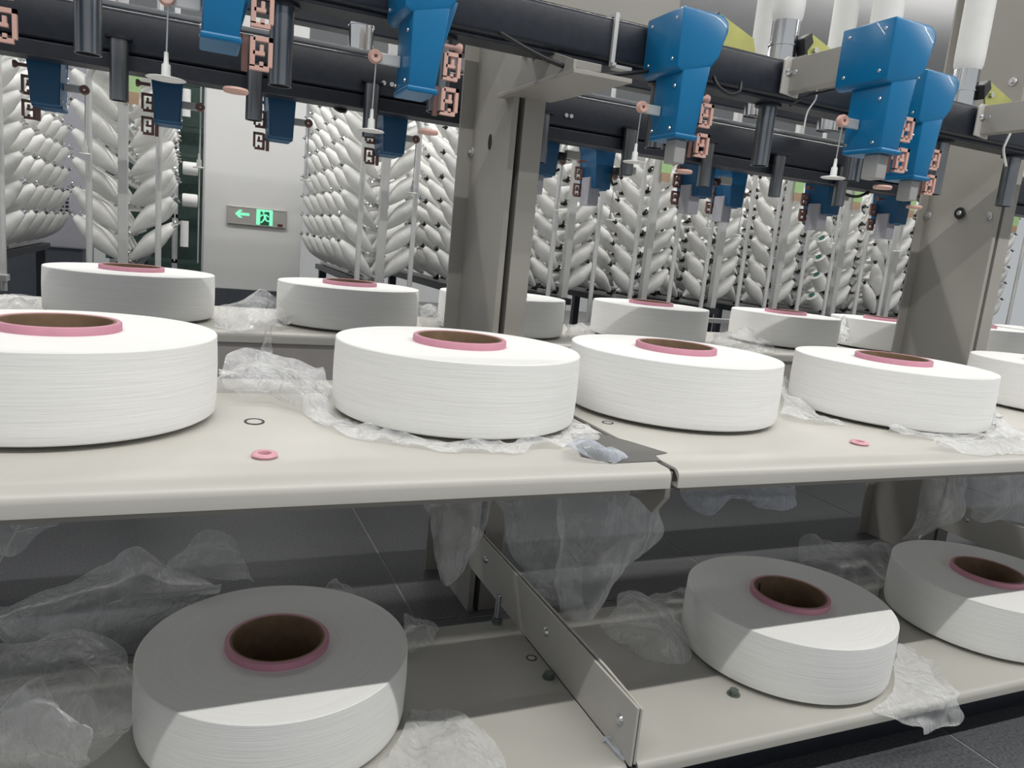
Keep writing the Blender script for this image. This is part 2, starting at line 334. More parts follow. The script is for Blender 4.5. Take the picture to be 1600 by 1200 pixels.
# gusset arm under the front beam
ga = tag(empty('gusset_arm', (.70, 1.42, 1.19)), 'taupe gusset arm from the central post under front beam', 'bracket')
link('web', prism(BM(), [(-.15, -.004), (.175, -.004), (.175, .135), (.06, .135), (.035, .040), (-.06, .040), (-.15, .012)], 'x', -.080, -.074, .001), POST, ga)
link('flange', prism(BM(), [(-.095, .178), (-.082, -.158), (.036, -.162), (.012, .128), (-.072, .130), (-.072, .178)], 'z', -.012, -.004, .001), POST, ga)
link('saddle', box(BM(), -.055, .02, -.07, .0, -.004, .034, .002), POST, ga)
for dx, dy in ((-.04, -.13), (.02, -.13), (.02, -.10)):
    hb = link('screw_head', lathe(BM(), [(0, .001), (.006, .001), (.007, 0)], 12), BLACK, ga); hb.location = (dx, dy, -.0045)
nb = link('bolt', hexbolt(.008, .008), STEEL, ga); nb.location = (-.080, .075, .060); nb.rotation_euler = (0, -math.pi/2, 0)

# ---------------------------------------------------------------- beams
fb = tag(empty('front_beam', (1.2, 1.385, 1.271)), 'dark navy square beam carrying the bright blue boxes', 'beam')
link('tube', box(BM(), -2.4, 2.4, -.04, .04, -.039, .039, .010, 3), NAVY, fb, 40)
link('lower_strip', box(BM(), -2.4, 2.4, -.03, .03, -.046, -.0385, .002), NAVY, fb)
col_ = link('collar_plate', prism(BM(), [(-.055, -.05), (-.0405, -.05), (-.0405, .040), (.02, .040), (.02, .046), (-.048, .046), (-.048, -.044), (-.055, -.044)], 'x', -.004, .004), ALU, fb); col_.location = (.735-1.2, 0, 0)
col2 = link('collar_foot', box(BM(), 0, .035, -.062, -.040, -.055, -.049), ALU, fb); col2.location = (.735-1.2, 0, 0)
bb = tag(empty('back_beam', (1.2, 1.966, 1.235)), 'dark navy beam above the back row of spools', 'beam')
link('tube', box(BM(), -2.8, 3.2, -.046, .046, -.04, .05, .012, 3), NAVY, bb, 40)
link('lower_strip', box(BM(), -2.8, 3.2, -.046, .02, -.074, -.042, .003), NAVY, bb)
link('upper_lip', box(BM(), -2.8, 3.2, -.03, .03, .05, .066, .006), DSTEEL, bb)
for x in (.43, .45, .93, .945, 1.62):
    sc = link('screw_head', hexbolt(.006, .005), STEEL, bb); sc.location = (x-1.2, -.047, -.008); sc.rotation_euler = (math.pi/2, 0, 0)
tb = tag(empty('top_beam', (1.2, 2.2, 1.42)), 'thin dark beam above and behind the back navy beam', 'beam')
link('tube', box(BM(), -2.8, 3.2, -.03, .03, -.028, .028, .004), NAVY, tb)
for x in (-1.2, .66, 2.24): link('hanger', box(BM(), x-1.2-.02, x-1.2+.02, -.25, -.20, -.09, -.03), NAVY, tb) if False else None
gr = tag(empty('grey_rail', (.62, 1.53, 1.39)), 'olive grey rail resting behind front beam near central post', 'rail')
link('channel', prism(BM(), [(-.02, -.027), (.04, -.027), (.04, .06), (.034, .06), (.034, -.021), (-.014, -.021), (-.014, .06), (-.02, .06)], 'x', -.42, .36), POST, gr)
def arm(x, label):
    r = tag(empty('support_arm', (x, 1.34, 1.276)), label, 'bracket')
    link('channel', prism(BM(), [(0, -.033), (.03, -.033), (.03, -.029), (.004, -.029), (.004, .029), (.03, .029), (.03, .033), (0, .033)], 'y', -.2, -.008, .0008), POST, r)
    link('end_plate', prism(BM(), [(-.018, -.038), (.03, -.042), (.03, .034), (-.010, .036), (-.018, .028)], 'y', -.008, -.003, .001), PAINT, r)
    for dx, dz in ((-.005, .006),):
        b = link('bolt', lathe(BM(), [(0, .006), (.005, .006), (.0075, .003), (.0085, 0)], 12), STEEL, r, 40); b.location = (dx, -.0085, dz); b.rotation_euler = (math.pi/2, 0, 0)
    b = link('screw_head', lathe(BM(), [(0, .002), (.005, .002), (.006, 0)], 12), STEEL, r, 40); b.location = (-.0003, -.022, .004); b.rotation_euler = (0, -math.pi/2, 0)
    return r
arm(1.158, 'grey channel arm between the front beam and frontmost blue box'); arm(1.765, 'grey channel arm with end plate beside the wide bolted post')
for x_, w_ in ((1.235, 'second'), (1.778, 'fourth')):
    q_ = arm(x_, 'grey channel arm behind back beam, carrying the '+w_+' shaded blue box'); q_.location = (x_, 2.016, 1.236); q_.rotation_euler = (0, 0, math.pi)

# ---------------------------------------------------------------- hanging dark tubes
def hang(x, y, ztop, zbot, r, label, group, mat):
    t = tag(empty('guide_tube', (x, y, zbot)), label, 'tube', group)
    link('barrel', lathe(BM(), [(r*.86, .02), (r*.86, 0), (r, 0), (r, ztop-zbot)], 24), mat, t, 40)
    link('top_flange', lathe(BM(), [(0, ztop-zbot), (r*1.45, ztop-zbot), (r*1.45, ztop-zbot-.005), (r, ztop-zbot-.005)], 20), NAVY, t, 40)
names = ['at the outer end of the front beam', 'beside the outermost pink combs', 'next before the blue box facing the pillar', 'behind combs of the box facing the pillar', 'behind blue box by central post', 'behind the blue box beyond the central post', 'hanging clear under the beam midway between posts', 'behind the frontmost blue box', 'behind the last blue box before the bolted post', 'in front of the wide bolted post']
for x, nm in zip((-.691, -.415, -.146, .137, .413, .885, 1.164, 1.439, 1.717, 1.99), names):
    hang(x, 1.394, 1.2245, 1.095, .0195, 'dark steel tube under front beam, '+nm, 'front guide tubes', DSTEEL)
ordn = ['first', 'second', 'third', 'fourth', 'fifth', 'sixth', 'seventh', 'eighth', 'ninth', 'tenth', 'eleventh']
for x, nm in zip((-.691, -.415, -.146, .137, .413, .689, .885, 1.164, 1.439, 1.717, 1.99), ('at the outer end', 'beside the outer creel frame', 'left of the pillar', 'in front of the pillar', 'before the creel past the pillar', 'hidden behind the central post', 'just past the central post', 'second past the central post', 'third past the central post', 'fourth past the central post', 'fifth past the central post')):
    hang(x*1.9/1.966, 1.899, 1.222, 1.0935, .0185, 'short dark tube under back beam, '+nm, 'back guide tubes', DSTEEL)

# ---------------------------------------------------------------- blue boxes
def comb_bm():
    bm = BM(); w, h, t = .029, .043, .004
    for x0, x1, z0, z1 in ((0, .0065, .004, h-.002), (w-.0055, w, .006, h), (0, w-.004, 0, .006), (.004, .019, h*.45, h*.56), (.004, w, h-.006, h), (.0125, .0175, h*.56, h*.76), (.0125, .0175, .004, h*.26)):
        box(bm, x0, x1, -t, t, z0, z1)
    return bm
def blue_box(Y, x, label, group, hue, comb_m, front=True, block=0):
    r = tag(empty('yarn_guide_box', (x, Y, 1.095)), label, 'guide box', group)
    bm = BM()
    if front:
        prism(bm, [(-.013, .118), (-.014, .222), (.074, .222), (.088, .212), (.090, .196), (.074, .150), (.062, .128), (.0, .112)], 'y', 0, .120, .005)
        prism(bm, [(.001, 0), (.045, 0), (.064, .150), (.001, .135)], 'y', .001, .090, .004)
        prism(bm, [(.040, .02), (.048, .02), (.083, .150), (.058, .150)], 'y', .030, .085, .003)
    else:
        prism(bm, [(0, 0), (.058, 0), (.062, .11), (.085, .15), (.09, .2), (.078, .222), (-.013, .222), (-.012, .125), (0, .115)], 'y', 0, .110, .004)
    link('housing', bm, hue, r, 35)
    link('bottom_lip', box(BM(), -.002, .049 if front else .060, -.004, .085, -.003, .006, .003), hue, r)
    for y, z, xx in ((.02, .205, -.0132), (.10, .205, -.0132), (.02, .135, -.0126), (.10, .135, -.0126), (.02, .09, -.0002), (.02, .015, -.0002), (.08, .015, -.0002)):
        s = link('screw_head', lathe(BM(), [(0, .002), (.0025, .002), (.0035, 0)], 8), STEEL, r); s.location = (xx, y, z); s.rotation_euler = (0, -math.pi/2, 0)
    for z in (-.028, .026):
        c = link('guide_comb', comb_bm(), comb_m, r); c.location = (.060 if front else .060, .018, z)
        c2 = link('guide_comb', c.data, comb_m, r) if False else None
    link('comb_plate', box(BM(), .050, .0585, .024, .030, -.03, .016, .001), SALMOND, r)
    if block == 1: link('sensor_block', box(BM(), .012, .036, .01, .045, -.046, -.003, .002), BLOCK, r)
    if block == 2: link('sensor_block', box(BM(), .026, .066, .030, .085, -.055, .035, .002), LILAC, r)
    if front: d = link('guide_disc', lathe(BM(), [(0, .003), (.019, .003), (.021, 0), (.019, -.003), (0, -.003)], 20), SALMON if front else comb_m, r, 40); d.location = (.044, .02, -.058); d.scale = (.8, .8, 1)
    link('bracket_bar', box(BM(), -.038, .0, .056, .060, .040, .058, .002), ALU, r)
    p = link('pigtail_ring', lathe(BM(), [(.003, -.006), (.009, -.007), (.011, -.003), (.008, 0), (.011, .003), (.009, .007), (.003, .006), (.003, -.006)], 16), SALMON if front else SALMOND, r, 60); p.location = (-.042, .056, .050); p.rotation_euler = (math.pi/2, 0, 0)
    p2 = link('guide_button', lathe(BM(), [(0, .012), (.008, .011), (.009, .006), (.004, 0), (.004, -.02), (0, -.02)], 14), SALMON if front else SALMOND, r, 60); p2.location = (.088, .05, .085); p2.rotation_euler = (0, math.pi/2, 0)
    return r
def weight(x, y, z0, z1, label, group, big=1.):
    r = tag(empty('tension_weight', (x, y, z1)), label, 'tension weight', group)
    link('wire', rod(BM(), (0, 0, .02), (.002, 0, z0-z1), .0012, 6), STEEL, r)
    link('plug', lathe(BM(), [(0, .034), (.0026, .034), (.0032, .02), (.0055, .018), (.006, .003), (0, .003)], 14), WHITEP, r, 50)
    link('disc', lathe(BM(), [(0, .0045), (.007*big, .0035), (.020*big, .0012), (.022*big, 0), (.020*big, -.001), (0, -.002)], 24), WHITEP if big > .9 else ALU, r, 50)
FB = [(1.22, -.30, 'bright blue guide box at the outer end, mostly its combs showing'), (1.11, .011, 'bright blue guide box seen square on, before the white pillar'),
      (1.22, .312, 'bright blue guide box beside the central taupe post'), (1.22, .816, 'bright blue guide box on the beam past the central post'),
      (1.03, 1.12, 'bright blue guide box standing forward on a grey arm'), (1.22, 1.436, 'bright blue guide box half hidden behind the forward one')]
for k, (Y, x, lb) in enumerate(FB): blue_box(Y, x, lb, 'front blue guide boxes', BLUE, SALMON, True, int(k > 2 or k == 0))
BB = [(-.268, 2.14, 'shaded blue guide box before the outer creel frame'), (-.021, 2.14, 'shaded blue guide box just outside the white pillar edge'), (.237, 2.14, 'shaded blue guide box seen against the white pillar'),
      (.523, 2.14, 'shaded blue guide box past the white pillar with hooked pole beside'), (.972, 2.14, 'shaded blue guide box, first past the central post'), (1.264, 2.33, 'shaded blue guide box, second past the central post'),
      (1.525, 2.14, 'shaded blue guide box, third past the central post'), (1.807, 2.33, 'shaded blue guide box, fourth past the central post'), (2.068, 2.14, 'shaded blue guide box, fifth past the central post'), (2.40, 2.14, 'shaded blue guide box, sixth past the central post')]
b0 = None
for n_, (x, Y, lb) in enumerate(BB):
    if b0 is None or n_ == 4:
        b0 = blue_box(Y, x, lb, 'back blue guide boxes', SHADE_BLUE, SALMOND, False, 2 if n_ == 4 else 0); b0.rotation_euler = (0, 0, math.pi); b0.location.z = 1.078
    else: dup(b0, (x, Y, 1.078), math.pi, lb)
weight(.771, 1.276, 1.145, 1.045, 'wire with white plug beside the box past central post', 'front tension weights')
weight(.270, 1.276, 1.145, 1.03, 'wire with white plug and disc beside the box at central post', 'front tension weights')
weight(-.031, 1.166, 1.145, 1.043, 'wire with white plug and disc before the outer creel frame', 'front tension weights', 1.15)
weight(1.078, 1.086, 1.145, 1.045, 'wire with white plug beside the forward blue box', 'front tension weights')
for (x, Y, lb), nm in zip(BB, ordn):
    weight(x+.042, Y-.056, 1.137, .985, 'wire and disc beside '+lb.split(',')[0] if ',' not in lb else 'wire and small disc, back row, '+lb.split(', ')[1], 'back tension weights', .7)

# ---------------------------------------------------------------- white sleeves, brackets, cables
def sleeve(x, y, label, group, zc=1.36, white=True, z0=1.311):
    r = tag(empty('sleeved_tube', (x, y, z0)), label, 'tube', group)
    link('chrome_tube', lathe(BM(), [(0, 0), (.031, 0), (.031, .062), (.033, .062), (.033, .066), (.031, .066), (.031, .125), (0, .125)], 24), CHROME, r, 40)
    if white: link('white_sleeve', lathe(BM(), [(.031, .116), (.035, .128), (.036, .15), (.036, .9), (0, .9)], 24), SLEEVE, r, 40)
    return r
sleeve(1.245, 1.47, 'white sleeved chrome tube beside the yellow bracket', 'front sleeved tubes')
sleeve(1.545, 1.47, 'white sleeved tube rising behind the forward blue box', 'front sleeved tubes')
sleeve(1.855, 1.47, 'white sleeved tube before the wide bolted post', 'front sleeved tubes')
sleeve(1.78, 1.85, 'narrow white sleeved tube behind the forward blue box top', 'back sleeved tubes', z0=1.302)
sleeve(1.50, 1.85, 'pale sleeved tube behind the one with yellow bracket', 'back sleeved tubes', z0=1.302)
sleeve(.385, 2.0, 'short chrome tube end above the back navy beam', 'back sleeved tubes', white=False, z0=1.302)
def zinc(x, y, z, label):
    r = tag(empty('zinc_bracket', (x, y, z)), label, 'bracket', 'yellow zinc brackets')
    r.scale = (1.15, 1.15, 1.15)
    link('plate', prism(BM(), [(.005, .012), (.018, .026), (.10, -.002), (.11, -.030), (.02, -.030), (.012, -.012)], 'y', -.002, .002), ZINC, r)
    link('fold', prism(BM(), [(.018, .026), (.10, -.002), (.1005, -.0005), (.0185, .0275)], 'y', -.002, .018), ZINC, r)
    link('clamp_block', prism(BM(), [(-.012, .014), (.006, .028), (.014, .010), (-.004, -.016)], 'y', -.012, .012, .002), BLACK, r)
    b = link('bolt', hexbolt(.006, .005), STEEL, r); b.location = (.028, -.002, 0); b.rotation_euler = (math.pi/2, 0, 0)
zinc(1.278, 1.44, 1.372, 'yellow zinc bracket above the grey channel arm'); zinc(1.885, 1.44, 1.372, 'yellow zinc bracket beside the wide bolted post'); zinc(1.02, 1.44, 1.365, 'yellow zinc bracket peeping behind the box past central post')
def cable(name, pts, r, mat, label, cat='cable'): return tag(link(name, tube(BM(), spline(pts), r), mat, None, 'all'), label, cat)
cable('cable', [(0.500, 1.335, 1.237), (0.558, 1.320, 1.213), (0.619, 1.310, 1.197), (0.693, 1.310, 1.195), (0.784, 1.315, 1.215), (0.837, 1.330, 1.235)], .0042, BLACK, 'long black cable sagging along the front beam by central post')
cable('cable', [(0.964, 1.330, 1.240), (0.971, 1.320, 1.221), (1.001, 1.320, 1.211), (1.032, 1.330, 1.222), (1.037, 1.335, 1.243)], .004, BLACK, 'black cable loop under beam beside box past central post')
cable('cable', [(0.313, 1.980, 1.184), (0.328, 1.980, 1.162), (0.347, 1.980, 1.157), (0.359, 1.980, 1.174), (0.359, 1.980, 1.194)], .005, BLACK, 'black cable loop under the back beam past the pillar')
cable('cable', [(1.968, 1.950, 1.165), (1.999, 1.950, 1.142), (2.057, 1.950, 1.140), (2.110, 1.950, 1.163)], .005, BLACK, 'black cable loop below the forward blue box')
cable('cable', [(1.152, 1.310, 1.211), (1.194, 1.310, 1.237), (1.209, 1.260, 1.245), (1.199, 1.200, 1.241)], .003, BLACK, 'black cable under the grey arm of the forward box')
cable('cable_tie', [(1.206, 1.300, 1.250), (1.207, 1.300, 1.231), (1.191, 1.300, 1.203), (1.188, 1.300, 1.170)], .0018, WHITEP, 'thin white cable tie tail hanging under the grey arm', 'cable tie')
cable('cable_tie', [(1.844, 1.310, 1.258), (1.833, 1.310, 1.231), (1.830, 1.310, 1.211), (1.851, 1.310, 1.176)], .003, WHITEP, 'white cable tie tail hanging beside the wide bolted post', 'cable tie')
for (u, yy, lb) in ((1.005, 2.05, 'first past the central post'), (1.29, 2.2, 'second past the central post'), (.86, 2.05, 'beside the central post'), (1.60, 2.1, 'third past the central post'), (2.07, 2.05, 'before the bolted post')):
    r = tag(empty('sensor', (u, yy, 1.145)), 'small black sensor with pale body under back beam, '+lb, 'sensor', 'black sensors')
    link('body', box(BM(), 0, .045, -.01, .01, -.012, .012, .002), PAINT, r)
    link('head', lathe(BM(), [(0, .012), (.018, .010), (.022, 0), (.018, -.012), (0, -.014)], 14), BLACK, r, 60).location = (-.018, 0, -.008)
    link('lead', tube(BM(), spline([(-.03, 0, -.01), (-.04, 0, -.03), (-.03, .0, -.05), (-.015, 0, -.045)]), .004), BLACK, r)

# ---------------------------------------------------------------- yarn spools
R_, H_ = .2, .118
def spool_proto():
    r = empty('yarn_spool')
    p = [(.0745, .007), (.193, .007), (.198, .010), (.1996, .016)]+[(.1996+.0012*math.sin(math.pi*k/8), .016+(.094)*k/8) for k in range(1, 8)]+[(.1996, .110), (.1994, .1165), (.1982, .118), (.14, .1184), (.0768, .1176)]
    link('yarn', lathe(BM(), p, 96), YARN, r, 28)
    link('collar', lathe(BM(), [(.0700, .1285), (.0752, .129), (.0768, .1275), (.0770, .112), (.0745, .112)], 64), PINK, r, 50)
    link('core_tube', lathe(BM(), [(.0752, .112), (.0702, .1286), (.0665, .1282), (.0655, .125), (.0655, 0), (.0745, 0), (.0745, .1), (.0752, .112)], 64), CARD, r, 50)
    link('tube_notch', prism(BM(), [(-.0022, .085), (.0022, .085), (.0022, .120), (-.0022, .120)], 'y', .0645, .0652), BLACK, r)
    return r
proto = spool_proto()
SP = []
def spool(x, y, z, label, group):
    o = proto if not SP else dup(proto)
    o.location = (x, y, z); o.rotation_euler = (0, 0, random.uniform(0, 6)); tag(o, label, 'yarn spool', group); SP.append((x, y, z))
for x, y, z, lb, g in (
  (-.159, 1.161, ZU, 'white yarn spool on upper front shelf, cropped at its outer side', 'front spools'),
  (.413, 1.164, ZU, 'white yarn spool on upper shelf before the central post, film underneath', 'front spools'),
  (.86, 1.19, ZU, 'white yarn spool on upper shelf just past the shelf joint', 'front spools'),
  (1.398, 1.153, ZU, 'white yarn spool on upper shelf with film spilling beneath, before bolted post', 'front spools'),
  (2.083, 1.253-.03, ZU, 'white yarn spool at the far end of the upper front row', 'front spools'),
  (.136, 1.104, ZL, 'white yarn spool alone on the bottom shelf amid loose film', 'bottom spools'),
  (1.115, 1.055, ZL, 'white yarn spool on bottom shelf beside the divider plate and drooping film', 'bottom spools'),
  (1.696, 1.045, ZL, 'white yarn spool on bottom shelf cut off by the picture edge', 'bottom spools'),
  (-.133, 2.194, ZB, 'shaded yarn spool on back shelf below the outer creel frames', 'back spools'),
  (.43, 2.197, ZB, 'shaded yarn spool on back shelf just past the white pillar', 'back spools'),
  (.917, 2.215, ZB, 'shaded yarn spool on back shelf, half hidden by the central post', 'back spools'),
  (1.481, 2.227, ZB, 'shaded yarn spool on back shelf, first clear of the central post', 'back spools'),
  (2.10, 2.241, ZB, 'shaded yarn spool on back shelf, second clear of the central post', 'back spools'),
  (2.621, 2.242, ZB, 'shaded yarn spool on back shelf touching the bolted post outline', 'back spools'),
  (3.19, 2.242, ZB, 'shaded yarn spool on back shelf behind the bolted post', 'back spools'),
  (3.74, 2.3, ZB, 'shaded yarn spool at the far end of the back shelf', 'back spools')):
    spool(x, y, z, lb, g)

# pink rings, bolts
for (x, y, lb) in ((.090, .933, 'flat pink ring lying in the open before the slot hole'), (1.085, .931, 'flat pink ring lying beside film before the shelf lip')):
    tag(link('pink_ring', lathe(BM(), [(.0085, .0005), (.0145, .0005), (.016, .003), (.0145, .0055), (.0085, .0055), (.0075, .003), (.0085, .0005)], 24), RINGM, None, 60), lb, 'ring', 'pink rings').location = (x, y, ZU)
def stud(x, y, z, h, label):
    r = tag(empty('threaded_stud', (x, y, z)), label, 'bolt')
    link('washer', lathe(BM(), [(0, .002), (.014, .002), (.014, 0)], 16), STEEL, r)
    link('nut', rod(BM(), (0, 0, .002), (0, 0, .014), .0115, 6), GZINC, r)
    p = [(0, h)]+[(.0062 if k % 2 else .0054, h-.0005-k*.002) for k in range(int((h-.014)/.002))]+[(.0062, .01)]
    link('thread', lathe(BM(), p, 12), DSTEEL, r)
stud(.585, 1.288, ZL, .062, 'upright threaded stud with nut by the divider plate'); stud(1.745, 1.27, ZL, .06, 'threaded stud behind the cut off bottom spool')
def cap(x, y, z, label):
    r = tag(empty('bolt_head', (x, y, z)), label, 'bolt')
    link('hex', rod(BM(), (0, 0, .002), (0, 0, .010), .0085, 6), GZINC, r); link('washer', lathe(BM(), [(0, .002), (.012, .002), (.012, 0)], 16), GZINC, r)
cap(.606, 1.085, ZL, 'hex bolt head on the bottom shelf beside the divider'); cap(.913, .952, ZL, 'hex bolt head tucked under the lower spool edge')
bt = tube(tube(BM(), spline([(0.615, 0.901, 0.121), (0.614, 0.884, 0.124), (0.616, 0.868, 0.122), (0.620, 0.847, 0.119)]), .0026, 6), spline([(0.610, 0.896, 0.119), (0.620, 0.897, 0.123), (0.624, 0.889, 0.121), (0.620, 0.862, 0.119)]), .0022, 6)
tag(link('film_scrap', bt, FILMB, None, 'all'), 'twisted scrap of film at the foot of divider plate', 'film')

# ---------------------------------------------------------------- creel
FX = [-.682, -.214, .713, 1.125, 1.555, 1.975, 2.38, 2.765, 3.165, 3.56, 4.0, 4.42]
CY = 3.05
def fname(i):
    return ('second', 'first')[i]+' creel toward cabinet' if i < 2 else ordn[i-2]+' creel past pillar'
def bob_bm():
    L = .195
    p = [(0, 0), (.0085, 0), (.0105, .006), (.019, .03), (.0285, .062), (.0343, .092), (.0343, .108), (.0297, .135), (.020, .165), (.011, .19), (0, .192)]
    return lathe(BM(), p, 14)
def tip_bm():
    bm = BM(); rod(bm, (0, 0, .190), (0, 0, .203), .008, 8)
    for k in range(4):
        a = k*math.pi/2+.4; rod(bm, (0, 0, .198), (.012*math.cos(a), .012*math.sin(a), .206), .0028, 5)
    return bm
def clip_bm():
    bm = BM(); rod(bm, (0, 0, -.016), (0, 0, .001), .011, 8)
    for k in range(4):
        a = k*math.pi/2+.4; rod(bm, (0, 0, -.010), (.019*math.cos(a), .019*math.sin(a), -.001), .005, 5)
    return bm
_b = bob_bm(); me_b = bpy.data.meshes.new('bobbin'); bmesh.ops.recalc_face_normals(_b, faces=_b.faces); _b.to_mesh(me_b); _b.free(); me_b.materials.append(BOB); me_b.polygons.foreach_set('use_smooth', [True]*len(me_b.polygons))
def mk(bm, nm, mat):
    me = bpy.data.meshes.new(nm); bmesh.ops.recalc_face_normals(bm, faces=bm.faces); bm.to_mesh(me); bm.free(); me.materials.append(mat); return me
me_t = mk(tip_bm(), 'tube_tip', CHROME); me_tb = mk(tip_bm(), 'tube_tip_dark', BLACK)
me_c = mk(clip_bm(), 'peg_clip', STEEL); me_cb = mk(clip_bm(), 'peg_clip_dark', BLACK)
ch = lathe(BM(), [(0, .02), (.036, .02), (.038, .025), (.034, .105), (.016, .107), (.016, .112), (0, .112)], 18, mi=[0, 0, 0, 0, 1, 1])
me_ch = bpy.data.meshes.new('cheese'); bmesh.ops.recalc_face_normals(ch, faces=ch.faces); ch.to_mesh(me_ch); ch.free(); me_ch.materials.append(BOB); me_ch.materials.append(TEAL)
rows = ['bottom', 'second', 'third', 'fourth', 'fifth', 'sixth', 'seventh', 'eighth']
deps = ['front', 'second deep', 'third deep', 'fourth deep', 'fifth deep', 'sixth deep']
rest = BM(); rest_t = BM(); rest_m = BM(); n_ind = 0
for i, X in enumerate(FX):
    r = tag(empty('bobbin_creel', (X, CY, 0)), ('slim steel bobbin frame, '+fname(i)), 'creel frame', 'creel frames')
    link('post', box(BM(), -.016, .016, -.016, .016, .66, 1.8, .003), ALU, r)
    link('base_bar', box(BM(), -.03, .03, -.03, 1.5, .632, .66), NAVY, r)
    link('leg', box(BM(), -.02, .02, .0, .04, 0, .632), NAVY, r); link('leg', box(BM(), -.02, .02, 1.4, 1.44, 0, .632), NAVY, r)
    rm = None
    for k in range(8):
        z = .672+.0985*k
        if rm is None: rm = link('peg_rail', box(BM(), -.009, .009, .016, 1.45, -.008, .008), ALU, r); rm.location = (0, 0, z)
        else: c = rm.copy(); COL.objects.link(c); c.parent = r; c.location = (0, 0, z)
    for sgn in (-1, 1):
        hooked = (sgn == -1 and i != 2) or (sgn == 1 and i == 2)
        px = sgn*(.115 if sgn == 1 else .10); py = -.05
        if hooked:
            bm = tube(BM(), [(px, py, .60), (px, py, 1.20)]+[(px+(-sgn)*.06*(1-math.cos(a)), py, 1.28+.06*math.sin(a)) for a in (0, .4, .8, 1.2, 1.57)]+[(px-sgn*.10, py, 1.343)], .0105)
            link('hooked_pole', bm, POLE, r, 60)
        else: link('guide_pole', rod(BM(), (px, py, .56), (px, py, 1.8), .0105, 10), POLE, r, 60)
    if i % 3 == 0: link('foot_plate', box(BM(), -.13, .13, -.09, -.03, .595, .615), ALU, r)
    if i not in (0, 3):
        link('green_card', box(BM(), .0, .055, -.03, -.026, 1.262, 1.335), GREENP, r); link('tan_card', box(BM(), .004, .050, -.031, -.028, 1.222, 1.262), TAN, r)
    for sgn in (-1, 1):
        side = 'pillar side' if (X < .3) == (sgn > 0) else 'far side'
        tilt = math.radians(46)*sgn
        clipm = me_c if i < 3 else me_cb; tipm = me_t if i < 3 else me_tb
        clips = BM()
        for dp in range(6):
            for k in range(8):
                y = CY+.05+.22*dp; z = .690+.0985*k+random.uniform(-.0015, .0015)
                rot = Matrix.Rotation(tilt+random.uniform(-.015, .015), 4, 'Y') @ Matrix.Rotation(random.uniform(0, 1.5), 4, 'Z')
                if i in (8, 9) and sgn == -1: rot = Matrix.Rotation(math.radians(random.uniform(-8, 8) if i == 9 and k % 2 else 0), 4, 'X') @ Matrix.Rotation(tilt*(.6 if i == 9 else 1)+random.uniform(-.12, .12), 4, 'Y')
                mw = Matrix.Translation((X+sgn*.020, y, z)) @ rot
                if dp < 3:
                    tmp = bmesh.new(); tmp.from_mesh(clipm); tmp.transform(Matrix.Translation((-X, -CY, 0)) @ mw)
                    me_x = bpy.data.meshes.new('x'); tmp.to_mesh(me_x); tmp.free(); clips.from_mesh(me_x); bpy.data.meshes.remove(me_x)
                keep = (dp == 0 and k < 8) or (dp == 1 and k < 7 and ((i >= 3 and sgn == -1) or i < 3)) or (i in (0, 2) and dp in (2, 3) and k < 6 and sgn == (1 if i == 0 else -1)) 
                cheese = (i == 8 and sgn == -1 and dp == 0 and k in (0, 1, 2, 3))
                if keep and n_ind < 300 and i < 11:
                    n_ind += 1
                    o = bpy.data.objects.new('yarn_bobbin', me_ch if cheese else me_b); COL.objects.link(o); o.matrix_world = mw
                    tag(o, ('white cylinder package with teal core' if cheese else 'white bobbin')+', '+deps[dp]+', '+rows[k]+' row, '+side+' of '+fname(i), 'bobbin', 'bobbins on the creel frames')
                    if not cheese:
                        t = bpy.data.objects.new('tube_tip', tipm); COL.objects.link(t); t.parent = o
                else:
                    for src, dst in ((me_b, rest), (tipm, rest_m if i < 3 else rest_t)):
                        tmp = bmesh.new(); tmp.from_mesh(src); tmp.transform(mw); me_x = bpy.data.meshes.new('x'); tmp.to_mesh(me_x); tmp.free(); dst.from_mesh(me_x); bpy.data.meshes.remove(me_x)
        stuff(link('peg_clips', clips, STEEL if i < 3 else BLACK, r))
rb = stuff(link('yarn_bobbins', rest, BOB, None, 'all')); tag(rb, 'remaining white bobbins deep inside the rows of creel frames', 'bobbins')
stuff(link('tube_tips', rest_t, BLACK, rb)); stuff(link('tube_tips', rest_m, CHROME, rb))
print('individual bobbins', n_ind)
# platform under outer frames, cabinet, far winder
pf = tag(empty('creel_platform', (-.75, 3.0, 0)), 'low dark platform with grey edge under the outer creel frame', 'platform')
link('top', box(BM(), -.45, .18, -.16, -.125, .60, .625, .003), POST, pf); link('leg', box(BM(), -.40, -.37, -.158, -.128, 0, .60), NAVY, pf); link('leg', box(BM(), .12, .15, -.158, -.128, 0, .60), NAVY, pf)
cb = tag(empty('control_cabinet', (-.95, 4.9, 0)), 'grey lilac control cabinet with vent grilles behind outer creel frame', 'cabinet')
link('body', box(BM(), -.55, .42, 0, .6, .62, 1.9, .01), LILAC, cb); link('plinth', box(BM(), -.53, .40, .02, .58, 0, .62), DADO, cb)
link('door_seam', box(BM(), .10, .106, -.002, .002, .64, 1.88), BLACK, cb)
for gx in (.13, .25):
    bm = BM()
    for a in range(4):
        for b in range(7): box(bm, gx+a*.024, gx+a*.024+.016, -.004, .004, .80+b*.022, .812+b*.022)
    stuff(link('vent_grille', bm, BLACK, cb))
wd = tag(empty('winding_machine', (.02, 6.6, 0)), 'dark green winding machine glimpsed beside the white pillar', 'machine')
for x in (-.55, -.12, .25): link('upright', box(BM(), x-.02, x+.02, -.02, .02, 0, 2.6), STEEL, wd)
for z in (.5, .85, 1.12, 1.32, 1.55, 1.85): link('cross_bar', box(BM(), -.6, .3, -.02, .02, z-.015, z+.015), GREEN_M, wd)
link('back_panel', box(BM(), -.6, .3, .3, .34, .3, 2.4), GREEN_M, wd)
